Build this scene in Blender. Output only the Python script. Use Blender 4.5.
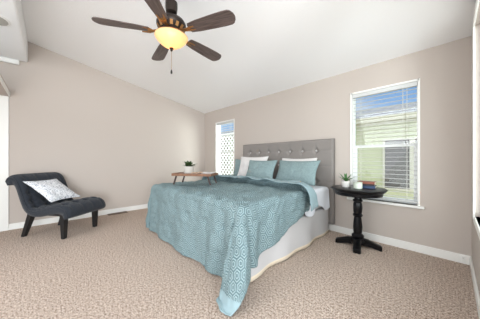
import bpy, math, random
from mathutils import Vector, Matrix, noise
R = math.radians
PI = math.pi
random.seed(7)
sc = bpy.context.scene
COL = sc.collection
for o in list(bpy.data.objects):
    bpy.data.objects.remove(o, do_unlink=True)

# ---------------------------------------------------------------- camera
H = 1.10                      # eye height
cd = bpy.data.cameras.new('camera')
cd.sensor_width = 36.0
cd.lens = 202.0 / 480.0 * 36.0
cd.clip_start = 0.02
cam = bpy.data.objects.new('camera', cd)
COL.objects.link(cam)
cam.location = (0, 0, H)
cam.rotation_euler = (R(90), 0, R(46.3))
sc.camera = cam

# ---------------------------------------------------------------- view, world, sun
vs = sc.view_settings
vs.view_transform = 'Standard'
vs.look = 'None'
vs.gamma = 1.0
vs.use_curve_mapping = False
vs.exposure = 0.07

SKY_BASE = 0.95
SKY_FRONT = 0.85


class NT:
    """small node-tree helper"""
    def __init__(self, tree):
        self.t = tree
        self.n = tree.nodes
        self.l = tree.links

    def node(self, typ, **kw):
        nd = self.n.new(typ)
        for k, v in kw.items():
            setattr(nd, k, v)
        return nd

    def put(self, sock, v):
        if isinstance(v, bpy.types.NodeSocket):
            self.l.new(v, sock)
        else:
            sock.default_value = v

    def m(self, op, a, b=0.0, c=0.0, clamp=False):
        nd = self.n.new('ShaderNodeMath')
        nd.operation = op
        nd.use_clamp = clamp
        self.put(nd.inputs[0], a)
        self.put(nd.inputs[1], b)
        self.put(nd.inputs[2], c)
        return nd.outputs[0]

    def mix(self, f, a, b):
        nd = self.n.new('ShaderNodeMix')
        nd.data_type = 'RGBA'
        self.put(nd.inputs[0], f)
        for s, v in ((nd.inputs[6], a), (nd.inputs[7], b)):
            if not isinstance(v, bpy.types.NodeSocket):
                v = (v[0], v[1], v[2], 1)
            self.put(s, v)
        return nd.outputs[2]

    def noise(self, vec, scale, detail=3.0, rough=0.5):
        nd = self.n.new('ShaderNodeTexNoise')
        if vec is not None:
            self.l.new(vec, nd.inputs['Vector'])
        nd.inputs['Scale'].default_value = scale
        nd.inputs['Detail'].default_value = detail
        nd.inputs['Roughness'].default_value = rough
        return nd.outputs['Fac']

    def ramp(self, fac, stops):
        nd = self.n.new('ShaderNodeValToRGB')
        self.l.new(fac, nd.inputs[0])
        e = nd.color_ramp.elements
        while len(e) < len(stops):
            e.new(0.5)
        for el, (p, c) in zip(e, stops):
            el.position = p
            el.color = (c[0], c[1], c[2], 1)
        return nd.outputs[0]


w = bpy.data.worlds.new('sky')
sc.world = w
w.use_nodes = True
nt = NT(w.node_tree)
nt.n.clear()
tc = nt.node('ShaderNodeTexCoord')
sep = nt.node('ShaderNodeSeparateXYZ')
nt.l.new(tc.outputs['Generated'], sep.inputs[0])
cl = nt.noise(tc.outputs['Generated'], 3.2, 6, 0.6)
clf = nt.ramp(cl, [(0.44, (0, 0, 0)), (0.64, (1, 1, 1))])
blue = nt.mix(nt.m('MULTIPLY', sep.outputs[2], 1.6, clamp=True), (0.40, 0.64, 1.0), (0.14, 0.38, 0.92))
skyc = nt.mix(nt.m('MULTIPLY', clf, 0.55), blue, (1.0, 1.0, 1.0))
# low over the neighbouring houses the sky is clear blue; elsewhere it is a bright white haze
front = nt.m('MULTIPLY', nt.m('MULTIPLY_ADD', sep.outputs[1], 4.0, -0.6, clamp=True), nt.m('MULTIPLY_ADD', sep.outputs[2], -5.0, 3.0, clamp=True))
haze = nt.m('SUBTRACT', 1.0, front)
skyc = nt.mix(haze, skyc, (0.90, 0.96, 1.0))
stren = nt.m('MULTIPLY_ADD', haze, SKY_BASE, SKY_FRONT)
bg = nt.node('ShaderNodeBackground')
nt.l.new(skyc, bg.inputs[0])
nt.l.new(stren, bg.inputs[1])
wo = nt.node('ShaderNodeOutputWorld')
nt.l.new(bg.outputs[0], wo.inputs[0])

sd = bpy.data.lights.new('sun', 'SUN')
sd.energy = 1.2
sd.angle = R(2)
sd.color = (1.0, 0.95, 0.86)
sun = bpy.data.objects.new('sun', sd)
COL.objects.link(sun)
sun.rotation_euler = (R(8), 0, R(-14))   # shines towards +Y, high

# added fill lamp, high behind the camera and out of view
ad = bpy.data.lights.new('back_fill', 'AREA')
ad.shape = 'RECTANGLE'
ad.size = 3.4
ad.size_y = 2.2
ad.energy = 105
ad.color = (0.95, 0.975, 1.0)
al = bpy.data.objects.new('back_fill', ad)
COL.objects.link(al)
al.location = (-0.9, -2.9, 2.6)
al.rotation_euler = (R(58), 0, 0)

# added lamp just outside the right-hand window, boosting its daylight
wd_ = bpy.data.lights.new('right_window_boost', 'AREA')
wd_.shape = 'RECTANGLE'
wd_.size = 1.3
wd_.size_y = 1.6
wd_.energy = 15
wd_.color = (0.92, 0.97, 1.0)
wl = bpy.data.objects.new('right_window_boost', wd_)
COL.objects.link(wl)
wl.location = (0.5, 2.03, 1.4)
wl.rotation_euler = (R(90), 0, R(90))

# added fill lamp, unseen to the right, to brighten the left wall
sd_ = bpy.data.lights.new('side_fill', 'AREA')
sd_.shape = 'RECTANGLE'
sd_.size = 1.8
sd_.size_y = 1.8
sd_.energy = 250
sd_.color = (0.92, 0.97, 1.0)
sl_ = bpy.data.objects.new('side_fill', sd_)
COL.objects.link(sl_)
sl_.location = (4.2, -1.5, 1.0)
sl_.rotation_euler = (R(100), 0, R(66))

# added lamp hidden outside the narrow window, brightening the bare wall's corner
nd_ = bpy.data.lights.new('narrow_window_boost', 'AREA')
nd_.shape = 'RECTANGLE'
nd_.size = 0.9
nd_.size_y = 1.5
nd_.energy = 70
nd_.color = (0.93, 1.0, 1.0)
nl_ = bpy.data.objects.new('narrow_window_boost', nd_)
COL.objects.link(nl_)
nl_.location = (-2.85, 3.95, 1.45)
nl_.rotation_euler = (R(90), 0, R(90 + 33))


# ---------------------------------------------------------------- materials
def mat(name, color, rough=0.6, metal=0.0, bump=0.0, bscale=60.0, var=0.0, vscale=8.0, spec=0.5, sheen=0.0, coat=0.0):
    m = bpy.data.materials.new(name)
    m.use_nodes = True
    t = NT(m.node_tree)
    p = t.n['Principled BSDF']
    p.inputs['Base Color'].default_value = (*color, 1)
    p.inputs['Roughness'].default_value = rough
    p.inputs['Metallic'].default_value = metal
    p.inputs['Specular IOR Level'].default_value = spec
    if sheen:
        p.inputs['Sheen Weight'].default_value = sheen
    if coat:
        p.inputs['Coat Weight'].default_value = coat
        p.inputs['Coat Roughness'].default_value = 0.15
    tcn = t.node('ShaderNodeTexCoord')
    ob = tcn.outputs['Object']
    if var:
        f = t.noise(ob, vscale, 4, 0.6)
        a = tuple(c * (1 - var) for c in color)
        b = tuple(min(1, c * (1 + var)) for c in color)
        t.l.new(t.ramp(f, [(0.3, a), (0.7, b)]), p.inputs['Base Color'])
    if bump:
        f = t.noise(ob, bscale, 4, 0.6)
        b = t.node('ShaderNodeBump')
        b.inputs['Strength'].default_value = bump
        b.inputs['Distance'].default_value = 0.01
        t.l.new(f, b.inputs['Height'])
        t.l.new(b.outputs[0], p.inputs['Normal'])
    return m


def srgb(r, g, b):
    def f(c):
        c /= 255.0
        return c / 12.92 if c <= 0.04045 else ((c + 0.055) / 1.055) ** 2.4
    return (f(r), f(g), f(b))


M = {}
M['wall'] = mat('wall_paint', srgb(197, 187, 179), 0.85, bump=0.12, bscale=90, spec=0.25)
M['ceiling'] = mat('ceiling_paint', srgb(250, 250, 250), 0.9, bump=0.2, bscale=45, spec=0.2)
M['white'] = mat('white_trim', srgb(240, 239, 235), 0.45)
M['vinyl'] = mat('white_vinyl', srgb(242, 243, 242), 0.35)
M['slat'] = mat('blind_slat', srgb(208, 209, 208), 0.5)
M['cord'] = mat('blind_cord', srgb(215, 215, 210), 0.8)
M['black'] = mat('black_paint', srgb(9, 9, 12), 0.3, spec=0.3)
M['legblack'] = mat('black_leg', srgb(22, 22, 24), 0.45)
M['chairfab'] = mat('charcoal_blue_fabric', srgb(45, 49, 56), 0.95, bump=0.35, bscale=420, var=0.22, vscale=300, spec=0.2, sheen=0.15)
M['headboard'] = mat('grey_upholstery', srgb(140, 134, 130), 0.8, bump=0.25, bscale=380, var=0.08, vscale=240, spec=0.3)
M['button'] = mat('grey_button', srgb(186, 182, 180), 0.35, spec=0.6)
M['mattress'] = mat('mattress_ticking', srgb(225, 225, 226), 0.9, bump=0.2, bscale=120)
M['sheet'] = mat('white_linen', srgb(214, 217, 224), 0.9, bump=0.2, bscale=90, sheen=0.1)
M['skirt'] = mat('white_skirt', srgb(192, 190, 190), 0.9, bump=0.15, bscale=160)
M['hem'] = mat('cream_hem', srgb(226, 212, 190), 0.9)
M['whitepillow'] = mat('white_pillow', srgb(226, 223, 222), 0.9, bump=0.25, bscale=50)
M['tealpillow'] = mat('teal_matelasse', srgb(138, 158, 160), 0.95, bump=0.8, bscale=55, var=0.14, vscale=48, spec=0.2)
M['backing'] = mat('pale_blue_backing', srgb(142, 164, 170), 0.9, bump=0.3, bscale=60, var=0.05)
M['bronze'] = mat('dark_bronze', srgb(58, 50, 46), 0.4, metal=0.7)
M['brass'] = mat('antique_brass', srgb(165, 122, 78), 0.35, metal=0.8)
M['traywood'] = mat('acacia_wood', srgb(118, 82, 60), 0.5, var=0.25, vscale=30)
M['traywood2'] = mat('dark_tray_leg', srgb(52, 34, 30), 0.5, var=0.2, vscale=30)
M['pot'] = mat('white_ceramic', srgb(226, 222, 217), 0.4)
M['potgrey'] = mat('grey_ribbed_pot', srgb(188, 184, 178), 0.6)
M['soil'] = mat('soil', srgb(60, 48, 40), 0.95)
M['leaf'] = mat('succulent_leaf', srgb(72, 118, 62), 0.5, var=0.25, vscale=30)
M['leafdark'] = mat('dark_leaf', srgb(58, 78, 40), 0.6, var=0.3, vscale=40)
M['candle'] = mat('candle_glass', srgb(206, 214, 200), 0.2)
M['wax'] = mat('candle_lid', srgb(190, 196, 182), 0.4)
M['bookblue'] = mat('blue_cover', srgb(52, 72, 104), 0.55)
M['bookdark'] = mat('dark_cover', srgb(40, 40, 46), 0.55)
M['bookred'] = mat('rust_cover', srgb(140, 82, 66), 0.55)
M['paper'] = mat('page_paper', srgb(220, 210, 192), 0.9)
M['pinkpaper'] = mat('tan_paper', srgb(205, 175, 150), 0.9)
M['vent'] = mat('brown_vent', srgb(112, 92, 76), 0.5, metal=0.3)
M['concrete'] = mat('pale_concrete', srgb(212, 208, 186), 0.9, bump=0.3, bscale=20, var=0.08)
M['lattice'] = mat('white_lattice', srgb(245, 245, 243), 0.6)
M['hframe'] = mat('vinyl_tan', srgb(196, 194, 182), 0.5)
M['hdark'] = mat('dark_reflection', srgb(88, 84, 84), 0.5)  # reflected stair in the far window, put in as flat colour
M['hglass'] = mat('dark_glass', srgb(104, 100, 104), 0.5)
M['stair'] = mat('grey_stair', srgb(140, 136, 134), 0.7)
M['fascia'] = mat('tan_fascia', srgb(160, 156, 134), 0.7)
M['fenceboard'] = mat('hole_backdrop_board', srgb(112, 104, 97), 0.85, var=0.15, vscale=6)
M['slot'] = mat('grey_slot', srgb(176, 172, 164), 0.7)
M['umber'] = mat('umber_wood', srgb(150, 92, 66), 0.7)


def m_carpet():
    m = bpy.data.materials.new('beige_carpet')
    m.use_nodes = True
    t = NT(m.node_tree)
    p = t.n['Principled BSDF']
    ob = t.node('ShaderNodeTexCoord').outputs['Object']
    f1 = t.noise(ob, 112, 2, 0.8)
    f3 = t.noise(ob, 55, 2, 0.7)
    f2 = t.noise(ob, 1.1, 3, 0.5)
    fm = t.m('ADD', t.m('MULTIPLY', f1, .65), t.m('MULTIPLY', f3, .35))
    c = t.ramp(fm, [(0.38, srgb(104, 84, 72)), (0.46, srgb(184, 160, 144)), (0.53, srgb(224, 205, 190)), (0.61, srgb(248, 236, 225))])
    c2 = t.mix(t.m('MULTIPLY_ADD', f2, 1.2, -0.35, clamp=True), c, t.mix(0.22, c, srgb(170, 148, 130)))
    t.l.new(c2, p.inputs['Base Color'])
    p.inputs['Roughness'].default_value = 1.0
    p.inputs['Specular IOR Level'].default_value = 0.1
    b = t.node('ShaderNodeBump')
    b.inputs['Strength'].default_value = 0.9
    b.inputs['Distance'].default_value = 0.02
    t.l.new(f1, b.inputs['Height'])
    t.l.new(b.outputs[0], p.inputs['Normal'])
    return m


def m_comforter():
    m = bpy.data.materials.new('teal_hexagon_weave')
    m.use_nodes = True
    t = NT(m.node_tree)
    p = t.n['Principled BSDF']
    uv = t.node('ShaderNodeTexCoord').outputs['UV']
    s = t.node('ShaderNodeSeparateXYZ')
    t.l.new(uv, s.inputs[0])
    px = t.m('MULTIPLY', s.outputs[0], 1 / 0.082)
    py = t.m('MULTIPLY', s.outputs[1], 1 / 0.082)

    def cell(ox, oy):
        x = t.m('SUBTRACT', t.m('FLOORED_MODULO', t.m('ADD', px, ox), 1.0), 0.5)
        y = t.m('SUBTRACT', t.m('FLOORED_MODULO', t.m('ADD', py, oy), 1.7320508), 0.8660254)
        d2 = t.m('ADD', t.m('MULTIPLY', x, x), t.m('MULTIPLY', y, y))
        ax = t.m('ABSOLUTE', x)
        ay = t.m('ABSOLUTE', y)
        hd = t.m('MAXIMUM', ax, t.m('ADD', t.m('MULTIPLY', ax, 0.5), t.m('MULTIPLY', ay, 0.8660254)))
        return d2, hd
    da, ha = cell(0, 0)
    db, hb = cell(0.5, 0.8660254)
    pick = t.m('LESS_THAN', da, db)
    d = t.m('ADD', t.m('MULTIPLY', pick, ha), t.m('MULTIPLY', t.m('SUBTRACT', 1.0, pick), hb))
    fr = t.m('FRACT', t.m('MULTIPLY_ADD', d, 5.0, 0.30))
    line = t.m('LESS_THAN', fr, 0.42)
    ob = t.node('ShaderNodeTexCoord').outputs['Object']
    f = t.noise(ob, 14, 4, 0.7)
    base = t.mix(f, srgb(90, 113, 119), srgb(110, 133, 138))
    lite = t.mix(f, srgb(152, 173, 176), srgb(170, 188, 189))
    t.l.new(t.mix(line, base, lite), p.inputs['Base Color'])
    p.inputs['Roughness'].default_value = 0.9
    p.inputs['Specular IOR Level'].default_value = 0.2
    hgt = t.m('ADD', t.m('MULTIPLY', line, 0.2), t.m('MULTIPLY', t.noise(ob, 24, 5, 0.65), 1.3))
    b = t.node('ShaderNodeBump')
    b.inputs['Strength'].default_value = 0.9
    b.inputs['Distance'].default_value = 0.018
    t.l.new(hgt, b.inputs['Height'])
    t.l.new(b.outputs[0], p.inputs['Normal'])
    return m


def m_scroll():
    m = bpy.data.materials.new('white_scroll_print')
    m.use_nodes = True
    t = NT(m.node_tree)
    p = t.n['Principled BSDF']
    ob = t.node('ShaderNodeTexCoord').outputs['Object']
    f = t.noise(ob, 11, 2, 0.5)
    k = t.m('FRACT', t.m('MULTIPLY', f, 9.0))
    line = t.m('LESS_THAN', k, 0.30)
    t.l.new(t.mix(line, srgb(232, 234, 238), srgb(166, 172, 182)), p.inputs['Base Color'])
    p.inputs['Roughness'].default_value = 0.9
    return m


def m_wood_blade():
    m = bpy.data.materials.new('walnut_blade')
    m.use_nodes = True
    t = NT(m.node_tree)
    p = t.n['Principled BSDF']
    tcn = t.node('ShaderNodeTexCoord')
    mp = t.node('ShaderNodeMapping')
    mp.inputs['Scale'].default_value = (3, 40, 10)
    t.l.new(tcn.outputs['Object'], mp.inputs[0])
    f = t.noise(mp.outputs[0], 2.0, 5, 0.6)
    t.l.new(t.ramp(f, [(0.3, srgb(64, 52, 49)), (0.7, srgb(112, 97, 92))]), p.inputs['Base Color'])
    p.inputs['Roughness'].default_value = 0.4
    return m


def m_siding():
    m = bpy.data.materials.new('pale_green_siding')
    m.use_nodes = True
    t = NT(m.node_tree)
    p = t.n['Principled BSDF']
    ob = t.node('ShaderNodeTexCoord').outputs['Object']
    s = t.node('ShaderNodeSeparateXYZ')
    t.l.new(ob, s.inputs[0])
    k = t.m('FRACT', t.m('MULTIPLY', s.outputs[2], 1 / 0.2))
    b = t.node('ShaderNodeBump')
    b.inputs['Strength'].default_value = 1.0
    b.inputs['Distance'].default_value = 0.03
    b.invert = True
    t.l.new(k, b.inputs['Height'])
    t.l.new(b.outputs[0], p.inputs['Normal'])
    c = t.mix(t.noise(ob, 2.0, 3), srgb(176, 181, 148), srgb(188, 192, 160))
    t.l.new(c, p.inputs['Base Color'])
    p.inputs['Roughness'].default_value = 0.7
    return m


def m_shingle():
    m = bpy.data.materials.new('grey_shingle')
    m.use_nodes = True
    t = NT(m.node_tree)
    p = t.n['Principled BSDF']
    ob = t.node('ShaderNodeTexCoord').outputs['Object']
    f = t.noise(ob, 14, 4, 0.8)
    t.l.new(t.ramp(f, [(0.35, srgb(78, 80, 88)), (0.65, srgb(160, 162, 170))]), p.inputs['Base Color'])
    p.inputs['Roughness'].default_value = 0.9
    return m


def m_glass():
    m = bpy.data.materials.new('window_glass')
    m.use_nodes = True
    t = NT(m.node_tree)
    t.n.clear()
    tr = t.node('ShaderNodeBsdfTransparent')
    tr.inputs[0].default_value = (0.96, 0.98, 0.97, 1)
    gl = t.node('ShaderNodeBsdfGlossy')
    gl.inputs['Roughness'].default_value = 0.02
    mx = t.node('ShaderNodeMixShader')
    mx.inputs[0].default_value = 0.05
    t.l.new(tr.outputs[0], mx.inputs[1])
    t.l.new(gl.outputs[0], mx.inputs[2])
    o = t.node('ShaderNodeOutputMaterial')
    t.l.new(mx.outputs[0], o.inputs[0])
    return m


def m_bowl():
    m = bpy.data.materials.new('amber_alabaster_glass')
    m.use_nodes = True
    t = NT(m.node_tree)
    p = t.n['Principled BSDF']
    ob = t.node('ShaderNodeTexCoord').outputs['Object']
    f = t.noise(ob, 9, 3, 0.6)
    c = t.ramp(f, [(0.3, (1.0, 0.46, 0.12)), (0.7, (1.0, 0.66, 0.28))])
    p.inputs['Base Color'].default_value = (0.75, 0.52, 0.3, 1)
    p.inputs['Roughness'].default_value = 0.35
    t.l.new(c, p.inputs['Emission Color'])
    p.inputs['Emission Strength'].default_value = 0.42
    tr = t.node('ShaderNodeBsdfTransparent')
    tr.inputs[0].default_value = (1.0, 0.9, 0.75, 1)
    mx = t.node('ShaderNodeMixShader')
    mx.inputs[0].default_value = 0.82
    t.l.new(tr.outputs[0], mx.inputs[1])
    t.l.new(p.outputs[0], mx.inputs[2])
    t.l.new(mx.outputs[0], t.n['Material Output'].inputs[0])
    return m


M['carpet'] = m_carpet()
M['comforter'] = m_comforter()
M['scroll'] = m_scroll()
M['blade'] = m_wood_blade()
M['siding'] = m_siding()
M['shingle'] = m_shingle()
M['glass'] = m_glass()
M['bowl'] = m_bowl()


# ---------------------------------------------------------------- mesh helpers
class MB:
    def __init__(self):
        self.v = []
        self.f = []
        self.mi = []
        self.uv = None

    def add(self, verts, faces, mi=0):
        o = len(self.v)
        self.v += [tuple(p) for p in verts]
        self.f += [tuple(i + o for i in f) for f in faces]
        self.mi += [mi] * len(faces)
        return self

    def box(self, x0, x1, y0, y1, z0, z1, mtx=None, mi=0):
        vs_ = [Vector(p) for p in ((x0, y0, z0), (x1, y0, z0), (x1, y1, z0), (x0, y1, z0),
                                   (x0, y0, z1), (x1, y0, z1), (x1, y1, z1), (x0, y1, z1))]
        if mtx is not None:
            vs_ = [mtx @ p for p in vs_]
        return self.add(vs_, [(3, 2, 1, 0), (4, 5, 6, 7), (0, 1, 5, 4), (1, 2, 6, 5), (2, 3, 7, 6), (3, 0, 4, 7)], mi)

    def lathe(self, prof, seg=40, cx=0, cy=0, cz=0, mtx=None, mi=0):
        vs_, fs = [], []
        n = len(prof)
        for (r, z) in prof:
            for k in range(seg):
                a = 2 * PI * k / seg
                p = Vector((cx + r * math.cos(a), cy + r * math.sin(a), cz + z))
                vs_.append(mtx @ p if mtx is not None else p)
        for i in range(n - 1):
            for k in range(seg):
                a, b = i * seg + k, i * seg + (k + 1) % seg
                fs.append((a, b, b + seg, a + seg))
        if prof[0][0] > 1e-5:
            fs.append(tuple(range(seg - 1, -1, -1)))
        if prof[-1][0] > 1e-5:
            fs.append(tuple((n - 1) * seg + k for k in range(seg)))
        return self.add(vs_, fs, mi)

    def tube(self, pts, rad, seg=10, mi=0, flat=1.0):
        pts = [Vector(p) for p in pts]
        if not isinstance(rad, (list, tuple)):
            rad = [rad] * len(pts)
        vs_, fs = [], []
        up = Vector((0, 0, 1))
        for i, p in enumerate(pts):
            d = (pts[min(i + 1, len(pts) - 1)] - pts[max(i - 1, 0)]).normalized()
            ref = up if abs(d.z) < 0.95 else Vector((1, 0, 0))
            a = d.cross(ref).normalized()
            b = a.cross(d)
            for k in range(seg):
                t = 2 * PI * k / seg
                vs_.append(p + a * math.cos(t) * rad[i] + b * math.sin(t) * rad[i] * flat)
        for i in range(len(pts) - 1):
            for k in range(seg):
                q, r_ = i * seg + k, i * seg + (k + 1) % seg
                fs.append((q, r_, r_ + seg, q + seg))
        fs.append(tuple(range(seg - 1, -1, -1)))
        fs.append(tuple((len(pts) - 1) * seg + k for k in range(seg)))
        return self.add(vs_, fs, mi)

    def loft(self, rings, caps=True, mi=0):
        n = len(rings[0])
        vs_ = [p for r in rings for p in r]
        fs = []
        for i in range(len(rings) - 1):
            for k in range(n):
                a, b = i * n + k, i * n + (k + 1) % n
                fs.append((a, b, b + n, a + n))
        if caps:
            fs.append(tuple(range(n - 1, -1, -1)))
            fs.append(tuple((len(rings) - 1) * n + k for k in range(n)))
        return self.add(vs_, fs, mi)

    def grid(self, fn, nu, nv, closed_u=False, mifn=None, uvfn=None):
        vs_, fs, mis, uvs = [], [], [], []
        for j in range(nv + 1):
            for i in range(nu + (0 if closed_u else 1)):
                vs_.append(fn(i / nu, j / nv))
                if uvfn:
                    uvs.append(uvfn(i / nu, j / nv))
        cols = nu if closed_u else nu + 1
        for j in range(nv):
            for i in range(nu):
                i2 = (i + 1) % cols
                fs.append((j * cols + i, j * cols + i2, (j + 1) * cols + i2, (j + 1) * cols + i))
                mis.append(mifn((i + .5) / nu, (j + .5) / nv) if mifn else 0)
        o = len(self.v)
        self.add(vs_, fs)
        self.mi[-len(fs):] = mis
        if uvfn:
            if self.uv is None:
                self.uv = {}
            for k, q in enumerate(uvs):
                self.uv[o + k] = q
        return self

    def build(self, name, mats, parent=None, smooth=None, bevel=0.0, loc=None, rot=None, bseg=2):
        me = bpy.data.meshes.new(name)
        me.from_pydata(self.v, [], self.f)
        if not isinstance(mats, (list, tuple)):
            mats = [mats]
        for m in mats:
            me.materials.append(m)
        me.polygons.foreach_set('material_index', self.mi)
        if self.uv is not None:
            lay = me.uv_layers.new(name='UVMap')
            for lp in me.loops:
                lay.data[lp.index].uv = self.uv.get(lp.vertex_index, (0, 0))
        me.update()
        if smooth is not None:
            me.polygons.foreach_set('use_smooth', [True] * len(me.polygons))
            if smooth < 180:
                me.set_sharp_from_angle(angle=R(smooth))
        o = bpy.data.objects.new(name, me)
        COL.objects.link(o)
        if parent is not None:
            o.parent = parent
        if loc is not None:
            o.location = loc
        if rot is not None:
            o.rotation_euler = rot
        if bevel:
            b = o.modifiers.new('bevel', 'BEVEL')
            b.width = bevel
            b.segments = bseg
            b.limit_method = 'ANGLE'
            b.angle_limit = R(40)
        return o


def tag(o, label, cat, group=None):
    o['label'] = label
    o['category'] = cat
    if group:
        o['group'] = group
    return o


def struct(o):
    o['kind'] = 'structure'
    return o


def empty(name, loc=(0, 0, 0), rz=0.0, label=None, cat=None, group=None):
    o = bpy.data.objects.new(name, None)
    o.empty_display_size = 0.1
    COL.objects.link(o)
    o.location = loc
    o.rotation_euler = (0, 0, rz)
    if label:
        tag(o, label, cat, group)
    return o


# ---------------------------------------------------------------- room shell
XL, XR, YB = -4.77, 0.145, 3.19
ZE = 2.385
SLOPE = 0.187
WT = 0.13
YBEAM = -0.225
ZBEAM = 2.675
YF = -0.43


def zceil(y):
    return ZE + SLOPE * (YB - y)


struct(MB().box(XL - .2, 2.6, -3.2, YB + .0, -0.12, 0.0).build('floor', M['carpet']))


def wall_x(name, y0, y1, x0, x1, z1, holes):
    """wall along X with rectangular holes (hx0,hx1,hz0,hz1)"""
    mb = MB()
    xs = sorted(set([x0, x1] + [h[0] for h in holes] + [h[1] for h in holes]))
    for a, b in zip(xs[:-1], xs[1:]):
        hit = [h for h in holes if h[0] <= a + 1e-6 and h[1] >= b - 1e-6]
        if hit:
            mb.box(a, b, y0, y1, 0, hit[0][2])
            mb.box(a, b, y0, y1, hit[0][3], z1)
        else:
            mb.box(a, b, y0, y1, 0, z1)
    return struct(mb.build(name, M['wall']))


W1 = (-4.245, -3.535, 0.56, 2.05)     # window beside the bed's far side
W2 = (-1.005, -0.265, 0.55, 2.05)   # window behind the table
wall_x('wall_back', YB, YB + WT, XL - .1, XR + .15, ZE + .02, [W1, W2])

# gable wall on the left, polygon with the slope
mb = MB()
ya, yb_ = -1.5, YB + WT
prof = [(yb_, 0), (yb_, ZE), (YBEAM, zceil(YBEAM)), (YBEAM, 3.15), (ya, 3.15), (ya, 0)]
n = len(prof)
mb.add([(XL, y, z) for y, z in prof] + [(XL - WT, y, z) for y, z in prof],
       [tuple(range(n - 1, -1, -1)), tuple(range(n, 2 * n))] + [(i, (i + 1) % n, n + (i + 1) % n, n + i) for i in range(n)])
struct(mb.build('wall_left', M['wall']))

# right wall with its window
WR = (1.35, 2.72, 0.60, 2.28)
mb = MB()
mb.box(XR, XR + WT, WR[1], YB, 0, 2.42)
mb.box(XR, XR + WT, WR[0], WR[1], 0, WR[2])
mb.box(XR, XR + WT, WR[0], WR[1], WR[3], 2.5)
mb.box(XR, XR + WT, 1.2, WR[0], 0, 2.66)
mb.add([(XR, 1.2, 2.6), (XR, YB, 2.38), (XR, YB, 2.44), (XR, 1.2, 2.85),
        (XR + WT, 1.2, 2.6), (XR + WT, YB, 2.38), (XR + WT, YB, 2.44), (XR + WT, 1.2, 2.85)],
       [(0, 1, 2, 3), (7, 6, 5, 4), (0, 3, 7, 4), (1, 5, 6, 2), (3, 2, 6, 7), (0, 4, 5, 1)])
struct(mb.build('wall_right', M['wall']))

# vaulted ceiling slab
mb = MB()
y0, y1 = YBEAM - .02, YB + WT + .3
mb.add([(XL - .2, y1, zceil(y1)), (XR + .5, y1, zceil(y1)), (XR + .5, y0, zceil(y0)), (XL - .2, y0, zceil(y0)),
        (XL - .2, y1, zceil(y1) + .15), (XR + .5, y1, zceil(y1) + .15), (XR + .5, y0, zceil(y0) + .15), (XL - .2, y0, zceil(y0) + .15)],
       [(0, 1, 2, 3), (7, 6, 5, 4), (0, 4, 5, 1), (1, 5, 6, 2), (2, 6, 7, 3), (3, 7, 4, 0)])
struct(mb.build('ceiling', M['ceiling']))

# dropped beam on the camera's side
struct(MB().box(XL, XR + .5, -1.5, YBEAM, ZBEAM, 3.2).build('trim_1', M['ceiling'], bevel=.02))
# header wall beyond the beam, over the passage beside the chair
struct(MB().box(XL, -2.7, YF - .12, YF, 2.08, 2.2).build('wall_front', M['wall']))
struct(MB().box(XL, -2.7, -1.5, YF - .12, 2.08, 2.16).build('ceiling_passage', M['ceiling']))
struct(MB().box(XL, -3.4, -1.62, -1.5, 0, 2.5).build('wall_passage', M['white']))
struct(MB().box(XL, -2.7, YF, YF + .016, 2.08, 2.14).build('trim_2', M['white'], bevel=.004))
struct(MB().box(XL, XL + .05, -1.5, YBEAM - .09, ZBEAM - .075, ZBEAM - .002).build('trim_3', M['white'], bevel=.015))


def stadium(x, y0, y1, r, z):
    pts = []
    for k in range(13):
        a = PI * k / 12
        pts.append((x + r * math.cos(a), y1 - r + r * math.sin(a), z))
    for k in range(13):
        a = PI + PI * k / 12
        pts.append((x + r * math.cos(a), y0 + r + r * math.sin(a), z))
    return pts


struct(MB().box(XL, XL + .022, YF - .13, YF, 0.0, 2.08).build('trim_5', M['white'], bevel=.004))
# long rounded slot in the underside of the beam
sl_o = struct(MB().loft([stadium(-3.52, -.95, -.30, .14, ZBEAM + .004), stadium(-3.52, -.95, -.30, .14, ZBEAM - .006), stadium(-3.52, -.935, -.315, .125, ZBEAM - .010)]).build('trim_4', M['white']))
MB().loft([stadium(-3.52, -.93, -.32, .12, ZBEAM - .0102), stadium(-3.52, -.93, -.32, .12, ZBEAM - .0125)]).build('slot_panel', M['slot'], sl_o)

# baseboards
BBH, BBT = 0.095, 0.014
struct(MB().box(XL, XR, YB - BBT, YB, 0, BBH).build('baseboard_back', M['white'], bevel=.004))
struct(MB().box(XL, XL + BBT, YF, YB - BBT, 0, BBH).build('baseboard_left', M['white'], bevel=.004))
struct(MB().box(XR - BBT, XR, 1.2, YB - BBT, 0, BBH).build('baseboard_right', M['white'], bevel=.004))


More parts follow.
